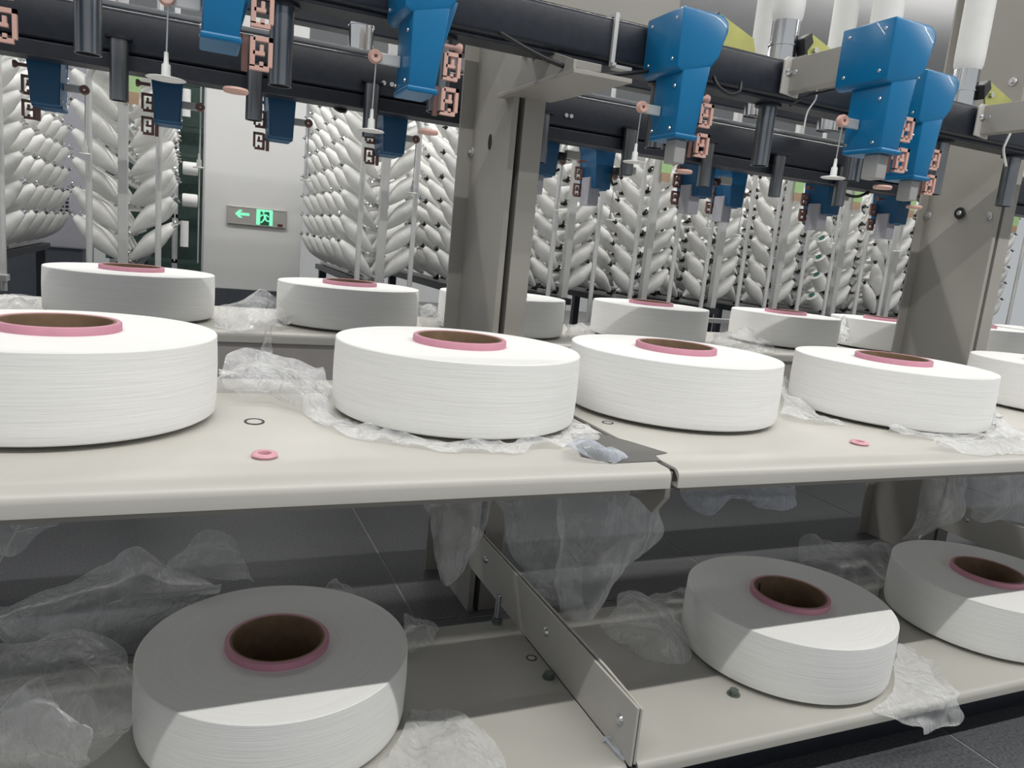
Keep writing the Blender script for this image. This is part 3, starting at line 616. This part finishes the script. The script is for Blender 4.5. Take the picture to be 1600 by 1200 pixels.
for x, z in ((-.02, 1.22), (.13, 1.22), (-.3, 1.22), (-.02, .98), (-.3, .98), (.13, .98)):
    o = link('package', lathe(BM(), [(0, 0), (.045, 0), (.05, .01), (.05, .10), (.045, .11), (0, .11)], 16), BOB, wd, 40); o.location = (x-.05, -.06, z); o.rotation_euler = (0, math.pi/2, 0)
for x, z in ((-.05, .62), (.16, .62), (-.05, 1.6), (.16, 1.6)):
    o = link('hanging_tube', rod(BM(), (0, 0, 0), (0, 0, .2), .03, 12), WHITEP, wd, 40); o.location = (x, -.06, z)
for x in (-.12, .05, .2): link('guide_rod', rod(BM(), (x, -.05, .5), (x, -.05, 1.9), .006, 6), STEEL, wd)

# ---------------------------------------------------------------- plastic film
CYL = [(x, y, z) for x, y, z in SP]
NA, NB, NC = Vector((11.3, 4.7, 8.1)), Vector((-7.9, 15.2, 3.3)), Vector((5.5, -12.4, 21.7))
def nvec(p): return Vector((noise.noise(p+NA), noise.noise(p+NB), noise.noise(p+NC)))
def film(label, rows_, amp=.02, sc=14., seed=0, zmin=None, nu=44, nv=44, mat=None, edge=.012, push=True, hang=False):
    if hang: rows_ = [[(p[0], min(max(p[1], .9), 1.288), .5795) for p in rows_[0]]]+rows_
    bm = BM(); nr, nc = len(rows_), len(rows_[0])
    def cr(p, t):
        n = len(p)-1; f = min(max(t*n, 0), n-1e-6); i = int(f); t = f-i
        p0, p1, p2, p3 = p[max(i-1, 0)], p[i], p[i+1], p[min(i+2, n)]
        return .5*((2*p1)+(p2-p0)*t+(2*p0-5*p1+4*p2-p3)*t*t+(3*p1-p0-3*p2+p3)*t**3)
    G = [[Vector(p) for p in r] for r in rows_]
    rnd = .45 if hang else (.85 if push else 0)
    off = Vector((seed*3.7, seed*1.9, seed*5.1))
    grid = []
    for a in range(nv+1):
        V = 2*a/nv-1; row_ = []
        for b in range(nu+1):
            U = 2*b/nu-1
            u2 = .5+.5*U*(1-rnd*(1-math.sqrt(1-V*V/2))); v2 = .5+.5*V*(1-rnd*(1-math.sqrt(1-U*U/2)))
            row_.append(cr([cr([G[r][c] for r in range(nr)], v2) for c in range(nc)], u2))
        grid.append(row_)
    out = []
    for a in range(nv+1):
        row = []
        for b in range(nu+1):
            p = grid[a][b]
            du = grid[a][min(b+1, nu)]-grid[a][max(b-1, 0)]; dv = grid[min(a+1, nv)][b]-grid[max(a-1, 0)][b]
            n = du.cross(dv); n = n.normalized() if n.length > 1e-9 else Vector((0, 0, 1))
            q = p*sc+off
            d = 0
            for w, s in ((1., .42), (.36, 1.0), (.10, 2.3)):
                qq = q*s; qq = qq+.7*nvec(qq*.6)
                d += w*(.42-abs(noise.noise(qq))*1.6)
            e = min(a, nv-a, b, nu-b)
            lat = nvec(p*sc*1.3+off*2)*edge*.8+nvec(p*sc*.6+off*3)*edge*(2.2*max(0, 1-e/7))
            v = p+n*(amp*d)+lat
            if zmin is not None and v.z < zmin: v.z = zmin+.004*abs(noise.noise(q*2))+.0006
            if push:
                for (cx, cy, cz) in CYL:
                    if cz-.01 < v.z < cz+H_+.01:
                        dx, dy = v.x-cx, v.y-cy; dd = math.hypot(dx, dy)
                        if dd < R_+.009:
                            if v.z > cz+.09: v.z = cz+H_+.005
                            elif dd > 1e-4:
                                k2 = (R_+.008+.004*abs(noise.noise(q)))/dd; v.x = cx+dx*k2; v.y = cy+dy*k2
            row.append(bm.verts.new(v))
        out.append(row)
    for a in range(nv):
        for b in range(nu): bm.faces.new((out[a][b], out[a][b+1], out[a+1][b+1], out[a+1][b]))
    return tag(link('plastic_film', bm, mat or FILM, None, 'all'), label, 'plastic film')
# upper front shelf
film('crumpled clear film heaped between the two cropped-side upper spools', [
 [(0.048, 1.500, 0.623), (0.122, 1.500, 0.620), (0.191, 1.480, 0.616), (0.280, 1.460, 0.603)],
 [(0.048, 1.380, 0.606), (0.122, 1.360, 0.618), (0.188, 1.360, 0.608), (0.257, 1.360, 0.591)],
 [(0.045, 1.240, 0.606), (0.120, 1.220, 0.616), (0.177, 1.200, 0.610), (0.228, 1.200, 0.597)],
 [(0.048, 1.240, 0.590), (0.130, 1.215, 0.590), (0.179, 1.142, 0.590), (0.216, 0.985, 0.588)]], .028, 13, 1, .5862)
def skirt(cx, cy, z, a0, a1, r0, r1, n=6):
    return [[(cx+r*math.cos(math.radians(a0+(a1-a0)*k/n)), cy+r*math.sin(math.radians(a0+(a1-a0)*k/n)), z) for k in range(n+1)] for r in (r0, (r0+r1)/2, r1)]
film('thin clear film trapped under the upper spool before the central post', skirt(.413, 1.164, .5885, 195, 330, .19, .245), .008, 26, 2, .5862, nu=70, nv=12, edge=.012, push=False)
film('bluish film tongue beside the shelf joint', [
 [(0.503, 0.955, 0.592), (0.534, 0.946, 0.600), (0.557, 0.938, 0.598), (0.581, 0.940, 0.590)],
 [(0.492, 0.912, 0.590), (0.510, 0.882, 0.606), (0.544, 0.878, 0.600), (0.593, 0.895, 0.590)],
 [(0.488, 0.885, 0.588), (0.524, 0.869, 0.592), (0.550, 0.861, 0.592), (0.585, 0.877, 0.588)]], .012, 22, 3, .5862, 36, 20, FILMB, .008)
film('clear film wedge between the two upper spools past the shelf joint', [
 [(1.284, 1.360, 0.641), (1.317, 1.340, 0.618), (1.351, 1.300, 0.583)],
 [(1.178, 1.240, 0.609), (1.221, 1.220, 0.604), (1.289, 1.180, 0.574)],
 [(1.048, 1.099, 0.588), (1.107, 1.063, 0.588), (1.177, 1.012, 0.588)]], .016, 18, 4, .5862, 36, 30)
film('clear film spread under the upper spool before the bolted post', skirt(1.398, 1.153, .5885, 225, 330, .188, .255), .010, 24, 5, .5862, nu=60, nv=14, push=False)
film('loose clear film trailing along the upper shelf towards the far spool', [
 [(1.513, 1.006, 0.592), (1.564, 0.995, 0.600), (1.671, 0.969, 0.595)],
 [(1.328, 0.920, 0.589), (1.400, 0.884, 0.598), (1.554, 0.897, 0.592)],
 [(1.137, 0.873, 0.588), (1.290, 0.843, 0.588), (1.472, 0.845, 0.588)]], .014, 20, 6, .5862, 40, 22)
film('wisp of clear film hanging over the gap beside the far upper spool', [
 [(1.738, 1.150, 0.596), (1.741, 1.140, 0.591), (1.751, 1.130, 0.586)], [(1.546, 1.017, 0.600), (1.523, 0.986, 0.600), (1.527, 0.975, 0.600)], [(1.479, 0.982, 0.588), (1.491, 0.962, 0.588), (1.520, 0.960, 0.588)]], .008, 30, 7, .5862, 16, 16)
# back shelf
film('peaked heap of clear film on the back shelf before the pillar', [
 [(0.067, 2.160, 0.650), (0.130, 2.160, 0.657), (0.172, 2.140, 0.689), (0.210, 2.140, 0.678), (0.235, 2.120, 0.629)],
 [(0.063, 2.090, 0.624), (0.118, 2.080, 0.628), (0.164, 2.060, 0.658), (0.203, 2.050, 0.644), (0.244, 2.050, 0.624)],
 [(0.060, 1.955, 0.602), (0.112, 1.949, 0.602), (0.158, 1.964, 0.602), (0.210, 2.029, 0.602), (0.285, 2.110, 0.605)]], .030, 15, 8, .5985)
film('narrow tail of clear film hanging off the back shelf before the pillar', [
 [(0.166, 1.970, 0.619), (0.184, 1.960, 0.629), (0.210, 1.970, 0.633)], [(0.164, 1.950, 0.582), (0.181, 1.940, 0.587), (0.200, 1.950, 0.583)], [(0.160, 1.930, 0.549), (0.174, 1.920, 0.552), (0.193, 1.930, 0.554)], [(0.158, 1.860, 0.525), (0.178, 1.850, 0.526), (0.199, 1.860, 0.531)]], .010, 30, 9, None, 18, 36, push=False)
film('clear film on the back shelf at its outer end', [
 [(-0.447, 2.250, 0.623), (-0.399, 2.250, 0.633), (-0.344, 2.220, 0.606)], [(-0.426, 2.140, 0.614), (-0.377, 2.120, 0.622), (-0.325, 2.100, 0.611)], [(-0.407, 2.039, 0.602), (-0.362, 2.034, 0.602), (-0.318, 2.052, 0.602)]], .022, 18, 10, .5985, 30, 26)
film('small peak of film between back spools before the central post', [
 [(0.653, 2.240, 0.637), (0.685, 2.220, 0.680), (0.721, 2.220, 0.643)], [(0.620, 2.120, 0.627), (0.651, 2.100, 0.650), (0.688, 2.100, 0.633)], [(0.641, 2.173, 0.602), (0.676, 2.156, 0.602), (0.716, 2.169, 0.602)]], .016, 24, 11, .5985, 24, 22)
film('flat film lying on the back shelf just past the central post', [
 [(1.139, 2.200, 0.629), (1.193, 2.200, 0.636), (1.246, 2.200, 0.626)], [(1.065, 2.060, 0.621), (1.120, 2.060, 0.627), (1.170, 2.060, 0.617)], [(1.078, 2.082, 0.602), (1.128, 2.068, 0.602), (1.150, 2.020, 0.602)]], .012, 26, 12, .5985, 20, 16)
film('clear film bunched between the two back spools past the central post', [
 [(1.772, 2.260, 0.618), (1.779, 2.140, 0.649), (1.775, 2.020, 0.657), (1.823, 1.990, 0.630)],
 [(1.651, 2.100, 0.613), (1.700, 2.040, 0.633), (1.754, 1.990, 0.630), (1.823, 1.970, 0.609)],
 [(1.577, 2.015, 0.602), (1.656, 1.979, 0.602), (1.730, 1.955, 0.600), (1.800, 1.955, 0.589)]], .018, 22, 13, .5985, 36, 20)
film('upright strip of film between back spools before the bolted post', [
 [(2.414, 2.300, 0.707), (2.423, 2.280, 0.715), (2.443, 2.260, 0.703)], [(2.320, 2.200, 0.667), (2.335, 2.180, 0.671), (2.353, 2.160, 0.662)], [(2.247, 2.120, 0.626), (2.266, 2.100, 0.623), (2.289, 2.080, 0.627)]], .010, 30, 14, .5985, 18, 24)
# bottom shelf
film('tall sheet of clear film behind the single lower spool', [
 [(-0.340, 1.420, 0.202), (-0.230, 1.420, 0.218), (-0.142, 1.420, 0.251), (-0.074, 1.400, 0.290), (-0.017, 1.380, 0.256), (0.047, 1.360, 0.247)],
 [(-0.322, 1.340, 0.218), (-0.217, 1.340, 0.229), (-0.134, 1.340, 0.249), (-0.066, 1.330, 0.270), (-0.006, 1.320, 0.252), (0.056, 1.320, 0.234)],
 [(-0.303, 1.260, 0.226), (-0.205, 1.260, 0.224), (-0.126, 1.260, 0.237), (-0.062, 1.260, 0.246), (0.005, 1.280, 0.235), (0.065, 1.280, 0.234)],
 [(-0.330, 1.363, 0.122), (-0.220, 1.346, 0.122), (-0.136, 1.357, 0.122), (-0.073, 1.387, 0.122), (-0.005, 1.419, 0.122), (0.063, 1.442, 0.122)]], .026, 9, 15, .1165, 60, 44, edge=.010)
film('dim film bundle at the rear edge behind the single lower spool', [
 [(-0.027, 1.480, 0.212), (0.021, 1.480, 0.263), (0.072, 1.480, 0.262), (0.106, 1.470, 0.221)],
 [(-0.022, 1.420, 0.207), (0.026, 1.420, 0.247), (0.076, 1.420, 0.243), (0.118, 1.400, 0.216)],
 [(-0.011, 1.360, 0.209), (0.036, 1.360, 0.225), (0.080, 1.360, 0.225), (0.122, 1.340, 0.222)]], .022, 16, 16, .1165, 36, 34)
film('bulky rounded film bag at the outer side of the single lower spool', [
 [(-0.274, 1.200, 0.239), (-0.208, 1.180, 0.237), (-0.161, 1.160, 0.262), (-0.114, 1.140, 0.262), (-0.062, 1.120, 0.268)],
 [(-0.243, 1.060, 0.277), (-0.184, 1.040, 0.289), (-0.141, 1.040, 0.297), (-0.101, 1.040, 0.287), (-0.061, 1.060, 0.260)],
 [(-0.227, 0.980, 0.263), (-0.172, 0.970, 0.277), (-0.132, 0.970, 0.275), (-0.094, 0.970, 0.255), (-0.064, 1.000, 0.222)],
 [(-0.242, 1.035, 0.120), (-0.184, 1.024, 0.120), (-0.141, 1.024, 0.120), (-0.100, 1.032, 0.120), (-0.062, 1.041, 0.120)]], .034, 9, 17, .1165, 56, 56, edge=.010)
film('second film fold in front of the bulky bag by the single lower spool', [
 [(-0.217, 1.000, 0.274), (-0.172, 0.990, 0.304), (-0.143, 0.980, 0.301), (-0.132, 0.970, 0.253)],
 [(-0.205, 0.940, 0.269), (-0.159, 0.930, 0.284), (-0.127, 0.930, 0.270), (-0.107, 0.930, 0.232)],
 [(-0.223, 1.010, 0.135), (-0.167, 1.006, 0.130), (-0.124, 1.006, 0.125), (-0.095, 1.017, 0.120)]], .022, 12, 18, .1165, 36, 36)
film('small folded film corner beside the inner edge of the single lower spool', [
 [(0.380, 1.300, 0.141), (0.424, 1.320, 0.140), (0.463, 1.320, 0.143)], [(0.379, 1.240, 0.145), (0.410, 1.250, 0.148), (0.451, 1.270, 0.139)], [(0.381, 1.212, 0.119), (0.406, 1.229, 0.119), (0.443, 1.248, 0.119)]], .014, 22, 19, .1165, 22, 22)
film('tiny peak of film behind the top of the single lower spool', [
 [(0.243, 1.400, 0.179), (0.295, 1.400, 0.201), (0.306, 1.400, 0.185)], [(0.242, 1.360, 0.177), (0.285, 1.360, 0.188), (0.306, 1.360, 0.178)], [(0.238, 1.330, 0.173), (0.286, 1.330, 0.167), (0.310, 1.330, 0.165)]], .010, 26, 20, .1165, 18, 18)
film('flat spread of film on the bottom shelf in front of single lower spool', [
 [(0.344, 1.068, 0.120), (0.387, 1.030, 0.121), (0.422, 1.011, 0.118)], [(0.312, 1.018, 0.122), (0.379, 0.973, 0.124), (0.441, 0.941, 0.118)], [(0.276, 0.960, 0.121), (0.350, 0.916, 0.122), (0.441, 0.888, 0.118)], [(0.243, 0.897, 0.118), (0.333, 0.858, 0.118), (0.429, 0.837, 0.118)]], .012, 16, 21, .1165, 44, 40, edge=.009)
film('rounded film bag on the bottom shelf beside the divider plate', [
 [(0.846, 1.280, 0.146), (0.878, 1.260, 0.172), (0.939, 1.240, 0.163), (1.004, 1.220, 0.137)],
 [(0.771, 1.200, 0.166), (0.826, 1.180, 0.191), (0.899, 1.160, 0.179), (0.969, 1.160, 0.135)],
 [(0.728, 1.120, 0.172), (0.777, 1.100, 0.184), (0.845, 1.080, 0.173), (0.926, 1.100, 0.131)],
 [(0.770, 1.143, 0.118), (0.801, 1.112, 0.118), (0.846, 1.069, 0.118), (0.911, 1.066, 0.118)]], .022, 13, 22, .1165, 40, 40)
film('glossy strip of film behind the lower spool by the divider', [
 [(0.969, 1.340, 0.119), (1.022, 1.330, 0.130), (1.093, 1.320, 0.148)], [(0.938, 1.280, 0.129), (1.004, 1.280, 0.137), (1.064, 1.280, 0.143)], [(0.936, 1.250, 0.122), (0.994, 1.250, 0.126), (1.045, 1.250, 0.125)]], .014, 22, 23, .1165, 28, 20)
film('heap of clear film between the two lower spools', [
 [(1.479, 1.420, 0.147), (1.529, 1.420, 0.183), (1.646, 1.400, 0.161), (1.779, 1.400, 0.161), (1.863, 1.380, 0.131)],
 [(1.434, 1.360, 0.133), (1.503, 1.360, 0.162), (1.603, 1.340, 0.172), (1.726, 1.340, 0.144), (1.833, 1.340, 0.107)],
 [(1.402, 1.280, 0.121), (1.461, 1.260, 0.142), (1.521, 1.240, 0.154), (1.629, 1.240, 0.118), (1.731, 1.260, 0.081)],
 [(1.436, 1.170, 0.106), (1.445, 1.150, 0.107), (1.453, 1.130, 0.109), (1.419, 1.059, 0.119), (1.477, 1.075, 0.119)]], .024, 14, 24, .1165, 50, 40)
film('film drooping over the bottom shelf edge beside the lower spool', [
 [(1.369, 1.005, 0.118), (1.421, 1.004, 0.119), (1.435, 0.968, 0.118)], [(1.239, 0.905, 0.125), (1.335, 0.905, 0.124), (1.355, 0.863, 0.119)], [(1.144, 0.841, 0.122), (1.246, 0.821, 0.124), (1.343, 0.834, 0.119)],
 [(1.136, 0.822, 0.107), (1.274, 0.822, 0.092), (1.335, 0.822, 0.108)], [(1.164, 0.815, 0.102), (1.282, 0.812, 0.078), (1.368, 0.812, 0.051)]], .012, 18, 25, None, 40, 50, edge=.010)
# hanging film
film('pointed film drape hanging below the shelf joint, pillar side', [
 [(0.412, 1.300, 0.399), (0.443, 1.280, 0.405), (0.486, 1.260, 0.410), (0.545, 1.260, 0.407)], [(0.423, 1.290, 0.349), (0.446, 1.260, 0.359), (0.485, 1.250, 0.358), (0.537, 1.260, 0.351)],
 [(0.437, 1.280, 0.281), (0.452, 1.250, 0.297), (0.479, 1.240, 0.299), (0.520, 1.260, 0.290)], [(0.458, 1.280, 0.214), (0.465, 1.260, 0.211), (0.476, 1.250, 0.226), (0.494, 1.260, 0.229)]], .014, 13, 26, None, 36, 44, edge=.006, push=False, hang=True)
film('large film curtain hanging from the shelf joint down to the bottom shelf', [
 [(0.587, 1.100, 0.463), (0.616, 1.060, 0.478), (0.665, 1.040, 0.487), (0.716, 1.040, 0.488), (0.783, 1.060, 0.480)],
 [(0.599, 1.110, 0.401), (0.617, 1.060, 0.420), (0.661, 1.030, 0.432), (0.725, 1.040, 0.427), (0.789, 1.060, 0.428)],
 [(0.625, 1.140, 0.320), (0.630, 1.080, 0.349), (0.656, 1.040, 0.367), (0.721, 1.050, 0.361), (0.810, 1.080, 0.363)],
 [(0.659, 1.180, 0.228), (0.652, 1.120, 0.258), (0.659, 1.070, 0.282), (0.685, 1.060, 0.284), (0.725, 1.080, 0.277)],
 [(0.694, 1.200, 0.168), (0.673, 1.140, 0.199), (0.670, 1.100, 0.216), (0.679, 1.080, 0.222), (0.708, 1.100, 0.218)]], .024, 10, 27, None, 50, 60, edge=.008, push=False, hang=True)
film('dim film sheet hanging behind the large film curtain', [
 [(0.584, 1.360, 0.371), (0.615, 1.340, 0.376), (0.656, 1.320, 0.382), (0.711, 1.300, 0.386)], [(0.613, 1.370, 0.307), (0.636, 1.340, 0.314), (0.670, 1.320, 0.316), (0.719, 1.300, 0.321)],
 [(0.634, 1.370, 0.241), (0.651, 1.340, 0.243), (0.691, 1.330, 0.235), (0.734, 1.310, 0.237)], [(0.664, 1.360, 0.195), (0.687, 1.340, 0.182), (0.713, 1.330, 0.175), (0.741, 1.310, 0.176)]], .018, 12, 28, None, 40, 44, FILMB if False else None, .006, push=False, hang=True)
film('crumpled film below the large curtain behind the divider', [
 [(0.723, 1.400, 0.146), (0.755, 1.380, 0.160), (0.797, 1.340, 0.167)], [(0.691, 1.340, 0.148), (0.734, 1.320, 0.153), (0.777, 1.300, 0.154)], [(0.690, 1.290, 0.143), (0.731, 1.280, 0.140), (0.778, 1.270, 0.144)]], .016, 18, 29, .1165, 26, 22)
film('bluish film hanging in scallops under the second upper shelf', [
 [(0.974, 1.280, 0.408), (1.055, 1.270, 0.408), (1.134, 1.260, 0.408), (1.208, 1.260, 0.406), (1.299, 1.280, 0.399)], [(0.985, 1.280, 0.381), (1.050, 1.250, 0.368), (1.106, 1.240, 0.379), (1.197, 1.240, 0.368), (1.306, 1.270, 0.360)],
 [(1.019, 1.290, 0.351), (1.068, 1.270, 0.330), (1.122, 1.260, 0.361), (1.194, 1.250, 0.334), (1.328, 1.270, 0.327)]], .018, 16, 30, None, 50, 30, FILMB, .008, push=False, hang=True)
film('film bundle hanging below the second upper shelf near the bolted post', [
 [(1.754, 1.300, 0.381), (1.790, 1.280, 0.390), (1.863, 1.280, 0.389), (1.935, 1.300, 0.384)], [(1.761, 1.300, 0.302), (1.785, 1.270, 0.320), (1.859, 1.270, 0.317), (1.931, 1.290, 0.315)],
 [(1.772, 1.310, 0.244), (1.819, 1.290, 0.245), (1.866, 1.280, 0.253), (1.932, 1.290, 0.260)], [(1.758, 1.330, 0.179), (1.775, 1.320, 0.189), (1.790, 1.310, 0.203), (1.801, 1.300, 0.224)]], .018, 14, 31, None, 40, 44, edge=.006, push=False, hang=True)
film('film strip hanging at the picture edge under the second upper shelf', [
 [(1.865, 1.240, 0.405), (1.933, 1.220, 0.413), (2.089, 1.220, 0.411)], [(1.892, 1.240, 0.335), (1.941, 1.210, 0.343), (2.116, 1.220, 0.335)], [(1.921, 1.250, 0.267), (1.984, 1.230, 0.258), (2.144, 1.220, 0.252)]], .018, 14, 32, None, 36, 30, edge=.008, push=False, hang=True)
film('dim film hanging under the outer end of the upper shelf', [
 [(-0.279, 1.280, 0.399), (-0.237, 1.270, 0.397), (-0.203, 1.270, 0.397), (-0.180, 1.280, 0.394)], [(-0.282, 1.290, 0.359), (-0.241, 1.270, 0.367), (-0.212, 1.270, 0.371), (-0.194, 1.280, 0.370)], [(-0.285, 1.300, 0.316), (-0.252, 1.280, 0.332), (-0.235, 1.280, 0.342), (-0.223, 1.290, 0.349)]], .016, 14, 33, None, 30, 30, edge=.008, push=False, hang=True)
